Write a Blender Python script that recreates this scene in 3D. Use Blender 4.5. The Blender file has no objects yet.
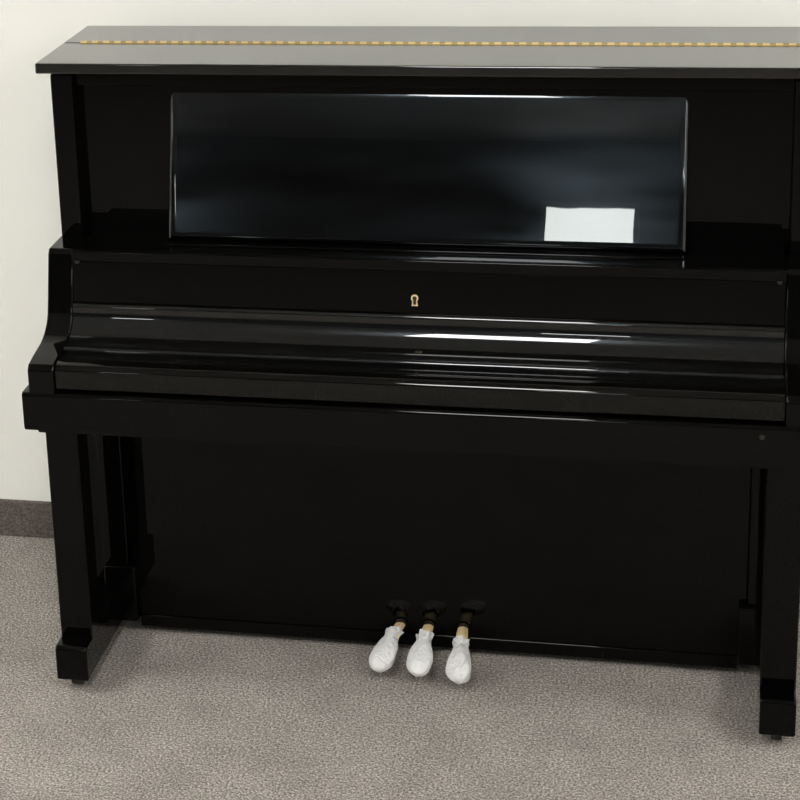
import bpy, bmesh, math, random
from mathutils import Vector, Matrix
random.seed(3)
DZ=-.04
col=bpy.context.collection
# ------------------------------------------------------------------ materials
def mat(name):
    m=bpy.data.materials.new(name); m.use_nodes=True
    return m,m.node_tree.nodes,m.node_tree.links,m.node_tree.nodes['Principled BSDF']
def simple(name,c,r=.5,metal=0,**k):
    m,n,l,b=mat(name); b.inputs['Base Color'].default_value=(*c,1); b.inputs['Roughness'].default_value=r; b.inputs['Metallic'].default_value=metal
    for a,v in k.items(): b.inputs[a.replace('_',' ')].default_value=v
    return m
def lacquer(name,haze,tint,hz_rough=.3,streak=False,base=(.0008,.0007,.0006),ior=1.27):
    m,n,l,b=mat(name)
    b.inputs['Base Color'].default_value=(*base,1)
    b.inputs['Roughness'].default_value=hz_rough
    b.inputs['Specular IOR Level'].default_value=haze
    b.inputs['Specular Tint'].default_value=(*tint,1)
    b.inputs['Coat Weight'].default_value=1
    b.inputs['Coat IOR'].default_value=ior
    b.inputs['Coat Roughness'].default_value=.008
    tc=n.new('ShaderNodeTexCoord')
    nz=n.new('ShaderNodeTexNoise'); nz.inputs['Scale'].default_value=14; nz.inputs['Detail'].default_value=1
    bp=n.new('ShaderNodeBump'); bp.inputs['Strength'].default_value=.015; bp.inputs['Distance'].default_value=.002
    l.new(tc.outputs['Object'],nz.inputs['Vector']); l.new(nz.outputs['Fac'],bp.inputs['Height']); l.new(bp.outputs['Normal'],b.inputs['Coat Normal'])
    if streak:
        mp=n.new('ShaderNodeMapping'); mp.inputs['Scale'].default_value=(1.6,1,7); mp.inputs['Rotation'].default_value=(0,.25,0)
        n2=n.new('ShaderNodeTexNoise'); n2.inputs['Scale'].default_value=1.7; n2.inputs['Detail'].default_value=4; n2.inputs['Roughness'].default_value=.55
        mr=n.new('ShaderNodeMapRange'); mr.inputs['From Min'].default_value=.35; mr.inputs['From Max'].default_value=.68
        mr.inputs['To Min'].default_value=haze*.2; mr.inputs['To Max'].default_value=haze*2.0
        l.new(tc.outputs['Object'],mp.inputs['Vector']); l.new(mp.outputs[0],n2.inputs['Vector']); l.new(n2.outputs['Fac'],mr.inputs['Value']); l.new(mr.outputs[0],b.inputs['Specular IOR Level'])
    return m
LAC=lacquer('black_lacquer',.008,(1,.97,.93))
SLIP=lacquer('key_slip_lacquer',.01,(1,.97,.93),ior=1.40)
LIDM=lacquer('lid_lacquer',.10,(1,.97,.93),.3,ior=1.8)
FALL=lacquer('fallboard_lacquer',.14,(.80,.90,1),.2,ior=1.54)
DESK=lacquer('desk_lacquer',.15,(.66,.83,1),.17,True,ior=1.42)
BRASS=simple('brass',(.92,.74,.38),.3,.85)
BRASSD=simple('aged_brass',(.50,.38,.18),.4,.85)
PBR=simple('pedal_brass',(.86,.66,.36),.5,.4)
DARK=simple('matte_black',(.006,.006,.006),.6)
STEEL=simple('dark_steel',(.05,.045,.04),.4,.8)
RUB=simple('caster_rubber',(.03,.025,.02),.6)
def wallmat(name,c,sc=60,st=.08):
    m,n,l,b=mat(name); b.inputs['Roughness'].default_value=.75
    tc=n.new('ShaderNodeTexCoord'); nz=n.new('ShaderNodeTexNoise'); nz.inputs['Scale'].default_value=sc; nz.inputs['Detail'].default_value=4
    n2=n.new('ShaderNodeTexNoise'); n2.inputs['Scale'].default_value=1.3
    mx=n.new('ShaderNodeMix'); mx.data_type='RGBA'; mx.inputs[6].default_value=(*[x*.985 for x in c],1); mx.inputs[7].default_value=(*c,1)
    bp=n.new('ShaderNodeBump'); bp.inputs['Strength'].default_value=st; bp.inputs['Distance'].default_value=.003
    l.new(tc.outputs['Object'],nz.inputs['Vector']); l.new(tc.outputs['Object'],n2.inputs['Vector']); l.new(n2.outputs['Fac'],mx.inputs[0]); l.new(mx.outputs[2],b.inputs['Base Color'])
    l.new(nz.outputs['Fac'],bp.inputs['Height']); l.new(bp.outputs['Normal'],b.inputs['Normal'])
    return m
WALL=wallmat('wall_paint',(.795,.79,.735)); CEIL=wallmat('ceiling_tile',(.5,.5,.5),120,.2)
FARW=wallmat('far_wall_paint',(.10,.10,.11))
def carpet(name,cs,bump=.8):
    m,n,l,b=mat(name); b.inputs['Roughness'].default_value=.95; b.inputs['Specular IOR Level'].default_value=.1
    tc=n.new('ShaderNodeTexCoord')
    a=n.new('ShaderNodeTexNoise'); a.inputs['Scale'].default_value=200; a.inputs['Detail'].default_value=4; a.inputs['Roughness'].default_value=.8
    v=n.new('ShaderNodeTexVoronoi'); v.inputs['Scale'].default_value=260
    c=n.new('ShaderNodeTexNoise'); c.inputs['Scale'].default_value=7; c.inputs['Detail'].default_value=9; c.inputs['Roughness'].default_value=.75
    r=n.new('ShaderNodeValToRGB'); e=r.color_ramp.elements
    e[0].position=.37; e[0].color=(*cs[0],1); e[1].position=.63; e[1].color=(*cs[2],1); k=e.new(.5); k.color=(*cs[1],1)
    mx=n.new('ShaderNodeMix'); mx.data_type='RGBA'; mx.blend_type='MULTIPLY'; mx.inputs[0].default_value=.6
    mr=n.new('ShaderNodeMapRange'); mr.inputs['From Min'].default_value=.3; mr.inputs['From Max'].default_value=.7; mr.inputs['To Min'].default_value=.65; mr.inputs['To Max'].default_value=1.2
    bp=n.new('ShaderNodeBump'); bp.inputs['Strength'].default_value=bump; bp.inputs['Distance'].default_value=.003; bp.invert=True
    for q in (a,v,c): l.new(tc.outputs['Object'],q.inputs['Vector'])
    l.new(a.outputs['Fac'],r.inputs[0]); l.new(r.outputs[0],mx.inputs[6]); l.new(c.outputs['Fac'],mr.inputs['Value']); l.new(mr.outputs[0],mx.inputs[7]); l.new(mx.outputs[2],b.inputs['Base Color'])
    l.new(v.outputs['Distance'],bp.inputs['Height']); l.new(bp.outputs['Normal'],b.inputs['Normal'])
    return m
CARPET=carpet('loop_carpet',[(.080,.069,.059),(.240,.217,.194),(.51,.468,.425)],.8)
BASE=carpet('carpet_base',[(.062,.052,.045),(.108,.092,.081),(.17,.148,.132)],.5)
def emis(name,c,s):
    m=bpy.data.materials.new(name); m.use_nodes=True; n=m.node_tree.nodes; n.clear(); e=n.new('ShaderNodeEmission'); o=n.new('ShaderNodeOutputMaterial')
    e.inputs[0].default_value=(*c,1); e.inputs[1].default_value=s; m.node_tree.links.new(e.outputs[0],o.inputs[0]); return m
LAMP=emis('troffer_and_fill_diffuser',(1,.99,.97),30)
DAY=emis('daylight_pane',(.95,1,.96),25)
m,n,l,b=mat('white_plastic_bag'); b.inputs['Base Color'].default_value=(.60,.595,.58,1); b.inputs['Roughness'].default_value=.35
nz=n.new('ShaderNodeTexNoise'); nz.inputs['Scale'].default_value=45; nz.inputs['Detail'].default_value=3; nz.inputs['Distortion'].default_value=1.5
tc=n.new('ShaderNodeTexCoord'); l.new(tc.outputs['Object'],nz.inputs['Vector'])
bp=n.new('ShaderNodeBump'); bp.inputs['Strength'].default_value=.9; bp.inputs['Distance'].default_value=.008; l.new(nz.outputs['Fac'],bp.inputs['Height']); l.new(bp.outputs['Normal'],b.inputs['Normal'])
BAG=m
# ------------------------------------------------------------------ mesh helpers
piano=bpy.data.objects.new('upright_piano',None); col.objects.link(piano)
def fin(bm,name,mats,parent=piano,bev=0,seg=3,smooth=True,off=DZ,ang=42):
    if bev:
        bm.normal_update()
        ed=[e for e in bm.edges if len(e.link_faces)==2 and e.calc_face_angle(0)>math.radians(28)]
        bmesh.ops.bevel(bm,geom=ed,offset=bev,segments=seg,profile=.5,affect='EDGES',clamp_overlap=True)
    bmesh.ops.recalc_face_normals(bm,faces=bm.faces)
    for v in bm.verts: v.co.z+=off
    me=bpy.data.meshes.new(name); bm.to_mesh(me); bm.free()
    for q in (mats if isinstance(mats,list) else [mats]): me.materials.append(q)
    ob=bpy.data.objects.new(name,me); col.objects.link(ob)
    if parent: ob.parent=parent
    if smooth:
        for p in me.polygons: p.use_smooth=True
        me.set_sharp_from_angle(angle=math.radians(ang))
        w=ob.modifiers.new('wn','WEIGHTED_NORMAL'); w.keep_sharp=True; w.weight=100
    return ob
def addbox(bm,x0,x1,y0,y1,z0,z1,mi=0):
    vs=[bm.verts.new((x,y,z)) for x in (x0,x1) for y in (y0,y1) for z in (z0,z1)]
    for f in ((0,1,3,2),(4,6,7,5),(0,4,5,1),(2,3,7,6),(0,2,6,4),(1,5,7,3)):
        bm.faces.new([vs[i] for i in f]).material_index=mi
def box(name,x0,x1,y0,y1,z0,z1,m=LAC,bev=.002,parent=piano,off=DZ):
    bm=bmesh.new(); addbox(bm,x0,x1,y0,y1,z0,z1); return fin(bm,name,m,parent,bev,off=off)
def prism(name,pts,x0,x1,m=LAC,bev=0,parent=piano):
    bm=bmesh.new(); a=[bm.verts.new((x0,y,z)) for y,z in pts]; b=[bm.verts.new((x1,y,z)) for y,z in pts]
    bm.faces.new(a); bm.faces.new(b[::-1]); k=len(pts)
    for i in range(k): bm.faces.new((a[i],b[i],b[(i+1)%k],a[(i+1)%k]))
    return fin(bm,name,m,parent,bev)
def arc(cy,cz,ry,rz,a0,a1,n):
    return [(cy+ry*math.cos(math.radians(a0+(a1-a0)*i/n)),cz+rz*math.sin(math.radians(a0+(a1-a0)*i/n))) for i in range(n+1)]
def cyl(bm,p0,p1,r,seg=16,mi=0):
    p0=Vector(p0);p1=Vector(p1);d=(p1-p0); q=d.to_track_quat('Z','Y').to_matrix().to_4x4()
    ret=bmesh.ops.create_cone(bm,cap_ends=True,segments=seg,radius1=r,radius2=r,depth=d.length,matrix=Matrix.Translation((p0+p1)/2)@q)
    for f in {f for v in ret['verts'] for f in v.link_faces}: f.material_index=mi
# ------------------------------------------------------------------ piano case
box('case_back',-.735,.735,-.31,-.03,.10,1.286)
for s,nm in ((-1,'l'),(1,'r')):
    a,b=sorted((s*.748,s*.703))
    box('case_side_'+nm,a,b,-.370,-.02,.625,1.2855,bev=.003)
    box('lower_side_'+nm,*sorted((s*.743,s*.702)),-.365,-.02,.07,.625,bev=.003)
    box('pilaster_'+nm,*sorted((s*.7015,s*.647)),-.386,-.30,.10,.625,bev=.003)
    box('base_block_'+nm,*sorted((s*.70,s*.630)),-.398,-.32,.075,.205,bev=.004)
    pr=[(-.372,.945),(-.455,.945),(-.463,.935)]+[(-.49,.835)]+arc(-.585,.835,.093,.063,0,-70,12)[1:]+[(-.600,.7685),(-.632,.762),(-.640,.752),(-.640,.700),(-.372,.700)]
    prism('arm_'+nm,pr,s*.7485,s*.695,LAC,bev=.003)
box('lid_front',-.776,.776,-.378,-.187,1.288,1.310,LIDM,bev=.0035)
box('lid_back',-.776,.776,-.183,-.012,1.288,1.310,LIDM,bev=.0035)
bm=bmesh.new()
addbox(bm,-.737,.737,-.192,-.178,1.3095,1.3106,1)
x=-.737; k=0
while x<.735:
    cyl(bm,(x,-.185,1.3108),(x+.0135,-.185,1.3108),.0034 if k%2==0 else .0029,10,0 if k%2==0 else 1); x+=(.0137 if k%2==0 else .0110); k+=1
fin(bm,'lid_hinge',[BRASS,BRASSD],smooth=False)
box('upper_panel',-.704,.704,-.330,-.30,.94,1.262)
box('top_rail',-.704,.704,-.350,-.30,1.258,1.2865,bev=.003)
box('panel_shelf',-.695,.695,-.478,-.30,.925,.948,bev=.003)
# music desk, rounded border
L=.304
def dp(u,t,d):
    y0,z0,y1,z1=-.4076,.9545,-.3285,1.250; LL=math.hypot(y1-y0,z1-z0); ty,tz=(y1-y0)/LL,(z1-z0)/LL
    return (u,y0+ty*t*LL-tz*d,z0+tz*t*LL+ty*d)
bm=bmesh.new(); bw=.017; rings=[]
prof=[(0,-.018),(0,-.0085)]+[(bw*(1-math.cos(math.radians(a))),-.0085+.0085*math.sin(math.radians(a))) for a in (6,14,22,30,38,46,54,62,70,80,90)]
for (i_,d) in prof:
    rings.append([bm.verts.new(dp(sx*(.511-i_),(i_/L if q==0 else 1-i_/L),d)) for sx,q in ((-1,0),(1,0),(1,1),(-1,1))])
for a,b in zip(rings,rings[1:]):
    for i in range(4): bm.faces.new((a[i],a[(i+1)%4],b[(i+1)%4],b[i]))
bm.faces.new(rings[-1]); bm.faces.new(rings[0][::-1])
fin(bm,'music_desk',DESK,ang=30)
box('desk_ledge',-.508,.508,-.430,-.395,.947,.9525,LAC,.002)
# fallboard
pr=[(-.40,.9485),(-.470,.9485),(-.4745,.944),(-.482,.842),(-.40,.842)]
prism('fallboard_back_panel',pr,-.6935,.6935,LAC)
pr=[(-.40,.8415)]+arc(-.486,.833,.008,.008,80,180,8)+[(-.494,.826)]+arc(-.557,.826,.063,.0500,0,-80,22)[1:]+arc(-.563,.7690,.007,.0065,90,180,8)+[(-.570,.7645),(-.40,.7645)]
prism('fallboard',pr,-.6935,.6935,FALL)
pr=[(-.40,.764),(-.585,.764)]+arc(-.600,.7485,.032,.0150,95,180,14)+[(-.632,.714),(-.629,.709),(-.40,.709)]
prism('key_slip',pr,-.6935,.6935,SLIP)
pr=[(-.33,.7055),(-.634,.7055)]+arc(-.637,.6975,.008,.008,80,180,8)+[(-.645,.632),(-.640,.625),(-.33,.625)]
prism('keybed',pr,-.762,.762)
box('keybed_under',-.745,.745,-.615,-.33,.608,.626,bev=.003)
# lock escutcheon
def keyhole(r,w,zb,n=20):
    pts=[(r*math.cos(math.radians(-50+280*i/n)),.004+r*math.sin(math.radians(-50+280*i/n))) for i in range(n+1)]
    return pts+[(-w,zb),(w,zb)]
bm=bmesh.new()
for (r,w,zb,dd,mi) in ((.0072,.0062,-.0118,.0018,0),(.0042,.0028,-.0086,.0024,1)):
    pts=keyhole(r,w,zb); Y=-.4805
    a=[bm.verts.new((px,Y+.004,.868+pz)) for px,pz in pts]; b=[bm.verts.new((px,Y-dd,.868+pz)) for px,pz in pts]
    bm.faces.new(b).material_index=mi
    for i in range(len(pts)): bm.faces.new((a[i],a[(i+1)%len(pts)],b[(i+1)%len(pts)],b[i])).material_index=mi
fin(bm,'lock_escutcheon',[PBR,DARK],smooth=False)
bm=bmesh.new()
for p in ((-.683,-.478,.926),(.683,-.478,.926)): cyl(bm,p,(p[0],p[1]+.01,p[2]),.005)
for p in ((.655,-.648,.685),): cyl(bm,p,(p[0],p[1]+.01,p[2]),.005)
fin(bm,'bumper_studs',STEEL)
# lower front
box('kickboard',-.6465,.6465,-.378,-.31,.085,.61,bev=.002)
box('bottom_rail',-.629,.629,-.380,-.31,.056,.0845,bev=.0025)
for s,nm in ((-1,'l'),(1,'r')):
    x0,x1=s*.7355,s*.668; xa,xb=sorted((x0,x1))
    box('leg_'+nm,xa,xb,-.601,-.535,.14,.61,bev=.004)
    pr=[(-.6465,.069),(-.6465,.140),(-.640,.146),(-.33,.146),(-.33,.060),(-.37,.060),(-.38,.069)]
    prism('foot_'+nm,pr,x0,x1,bev=.004)
    bm=bmesh.new(); xc=(x0+x1)/2
    for yc in (-.605,-.09):
        cyl(bm,(xc-.010,yc,.0605),(xc+.010,yc,.0605),.0200,20,1)
        addbox(bm,xc-.014,xc-.011,yc-.012,yc+.014,.055,.085); addbox(bm,xc+.011,xc+.014,yc-.012,yc+.014,.055,.085)
        cyl(bm,(xc,yc,.078),(xc,yc,.1),.012,16)
    fin(bm,'casters_'+nm,[STEEL,RUB])
# pedals + plastic covers
for i,(px,dx,dy) in enumerate(((-.058,-.022,.006),(.001,-.003,0),(.073,.008,-.016))):
    bm=bmesh.new(); cyl(bm,(px,-.377,.1025),(px,-.382,.1025),.0165,24,0)
    fin(bm,'pedal_bushing_%d'%(i+1),LAC)
    bm=bmesh.new(); prev=None
    st=[(-.36,.102,.010,.005),(-.385,.105,.011,.006),(-.41,.107,.012,.007),(-.43,.106,.013,.007),(-.47,.092,.017,.006),(-.50,.083,.019,.006),(-.512,.080,.014,.004)]
    for (y,z,w,h) in st:
        fr=max(0,(-.38-y)/.13); cxp=px+dx*fr
        ring=[bm.verts.new((cxp+w*math.cos(math.radians(a)),y,z+h*math.sin(math.radians(a)))) for a in range(0,360,30)]
        if prev:
            for k in range(12): bm.faces.new((prev[k],prev[(k+1)%12],ring[(k+1)%12],ring[k]))
        else: bm.faces.new(ring)
        prev=ring
    bm.faces.new(prev[::-1]); fin(bm,'pedal_%d'%(i+1),PBR)
    bm=bmesh.new(); prev=None; rs=random.Random(i+11); N=32
    ph=[rs.uniform(0,6.28) for _ in range(8)]
    st=[(-.424,.109,.0175,.0105),(-.430,.108,.0170,.010),(-.437,.106,.0148,.009),(-.445,.103,.0155,.010),(-.455,.099,.0185,.013),(-.467,.094,.0225,.016),(-.481,.089,.0250,.0175),(-.494,.084,.0260,.0175),(-.505,.080,.0255,.0165),(-.515,.077,.0215,.014),(-.523,.075,.015,.009),(-.527,.074,.006,.004)]
    for j,(y,z,w,h) in enumerate(st):
        fr=(-.38-y)/.13; cxp=px+dx*fr*1.1; ring=[]
        for k in range(N):
            a=2*math.pi*k/N
            wob=1+.07*math.sin(3*a+ph[0]+j*.4)+.06*math.sin(5*a+ph[1]-j*.7)+.035*math.sin(8*a+ph[2]+j*1.2)+rs.uniform(-.025,.025)
            if j<2: wob+=.16*math.sin(6*a+ph[3])
            zz=z+h*wob*math.sin(a)
            ring.append(bm.verts.new((cxp+w*wob*math.cos(a),y+dy+rs.uniform(-.001,.001)+(.004*math.sin(4*a+ph[4]) if j<2 else 0),max(zz,.0425))))
        if prev:
            for k in range(N): bm.faces.new((prev[k],prev[(k+1)%N],ring[(k+1)%N],ring[k]))
        prev=ring
    bm.faces.new(prev[::-1])
    ob=fin(bm,'pedal_cover_%d'%(i+1),BAG,piano,0,smooth=False)
    for p in ob.data.polygons: p.use_smooth=True
    sb=ob.modifiers.new('s','SUBSURF'); sb.levels=1; sb.render_levels=1
# ------------------------------------------------------------------ room
X0,X1,Y0,Y1,H=-4,4,-7,.045,2.86
def plane_box(name,x0,x1,y0,y1,z0,z1,m): return box(name,x0,x1,y0,y1,z0,z1,m,0,None,0)
plane_box('floor',X0-.1,X1+.1,Y0-.1,Y1+.1,-.1,0,CARPET)
plane_box('ceiling',X0-.1,X1+.1,Y0-.1,Y1+.1,H,H+.1,CEIL)
plane_box('wall_back',X0-.1,X1+.1,Y1,Y1+.1,0,H,WALL)
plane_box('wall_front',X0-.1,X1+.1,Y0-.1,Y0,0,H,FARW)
plane_box('wall_left',X0-.1,X0,Y0,Y1,0,H,WALL)
plane_box('wall_right',X1,X1+.1,Y0,Y1,0,H,WALL)
def bb(name,x0,x1,y0,y1): box(name,x0,x1,y0,y1,0,.094,BASE,.004,None,0)
bb('baseboard_back',X0,X1,Y1-.012,Y1); bb('baseboard_left',X0,X0+.012,Y0,Y1-.012); bb('baseboard_right',X1-.012,X1,Y0,Y1-.012)
FR=simple('window_frame_paint',(.3,.3,.3),.5)
for i,(wx0,wx1) in enumerate(((-.25,.205),(-2.58,-2.34),(1.30,2.2))):
    bm=bmesh.new(); wz0,wz1=2.28,2.495
    addbox(bm,wx0,wx1,Y0,Y0+.01,wz0,wz1,1)
    for a in ((wx0-.03,wx0,wz0-.03,wz1+.03),(wx1,wx1+.03,wz0-.03,wz1+.03),(wx0,wx1,wz0-.03,wz0),(wx0,wx1,wz1,wz1+.03)): addbox(bm,a[0],a[1],Y0,Y0+.03,a[2],a[3],0)
    fin(bm,'window_%d'%(i+1),[FR,DAY],None,0,smooth=False,off=0)
TF=simple('troffer_and_fill_frame',(.8,.8,.8),.5)
for (lx,ly) in ((-.10,-2.75),(-2.6,-1.3),(2.6,-1.3),(-2.75,-3.6),(2.75,-3.6)):  # central troffer inferred from reflections; the side panels are added to brighten the wall
    bm=bmesh.new(); w,h=.30,.60
    for a in ((lx-w-.02,lx-w,ly-h-.02,ly+h+.02),(lx+w,lx+w+.02,ly-h-.02,ly+h+.02),(lx-w,lx+w,ly-h-.02,ly-h),(lx-w,lx+w,ly+h,ly+h+.02)):
        addbox(bm,*a,H-.03,H,0)
    addbox(bm,lx-w,lx+w,ly-h,ly+h,H-.02,H,1)
    fin(bm,'ceiling_and_fill_light',[TF,LAMP],None,0,smooth=False,off=0)
w=bpy.data.worlds.new('w'); bpy.context.scene.world=w; w.use_nodes=True; w.node_tree.nodes['Background'].inputs[0].default_value=(.5,.5,.5,1); w.node_tree.nodes['Background'].inputs[1].default_value=.05
# ------------------------------------------------------------------ camera
F=Vector((-.2277,.9273,-.2971)).normalized(); R=Vector((.9734,.2242,-.0463)); R=(R-F*R.dot(F)).normalized(); U=R.cross(F)
cd=bpy.data.cameras.new('camera'); cam=bpy.data.objects.new('camera',cd); col.objects.link(cam)
M=Matrix((( R.x,U.x,-F.x,.533),(R.y,U.y,-F.y,-4.1307),(R.z,U.z,-F.z,2.1892+DZ),(0,0,0,1))); cam.matrix_world=M
cd.sensor_width=36; cd.lens=2006.9/800*36; cd.shift_x=.21366; cd.shift_y=-.22355
bpy.context.scene.camera=cam
bpy.context.scene.view_settings.view_transform='Standard'
bpy.context.scene.view_settings.exposure=0
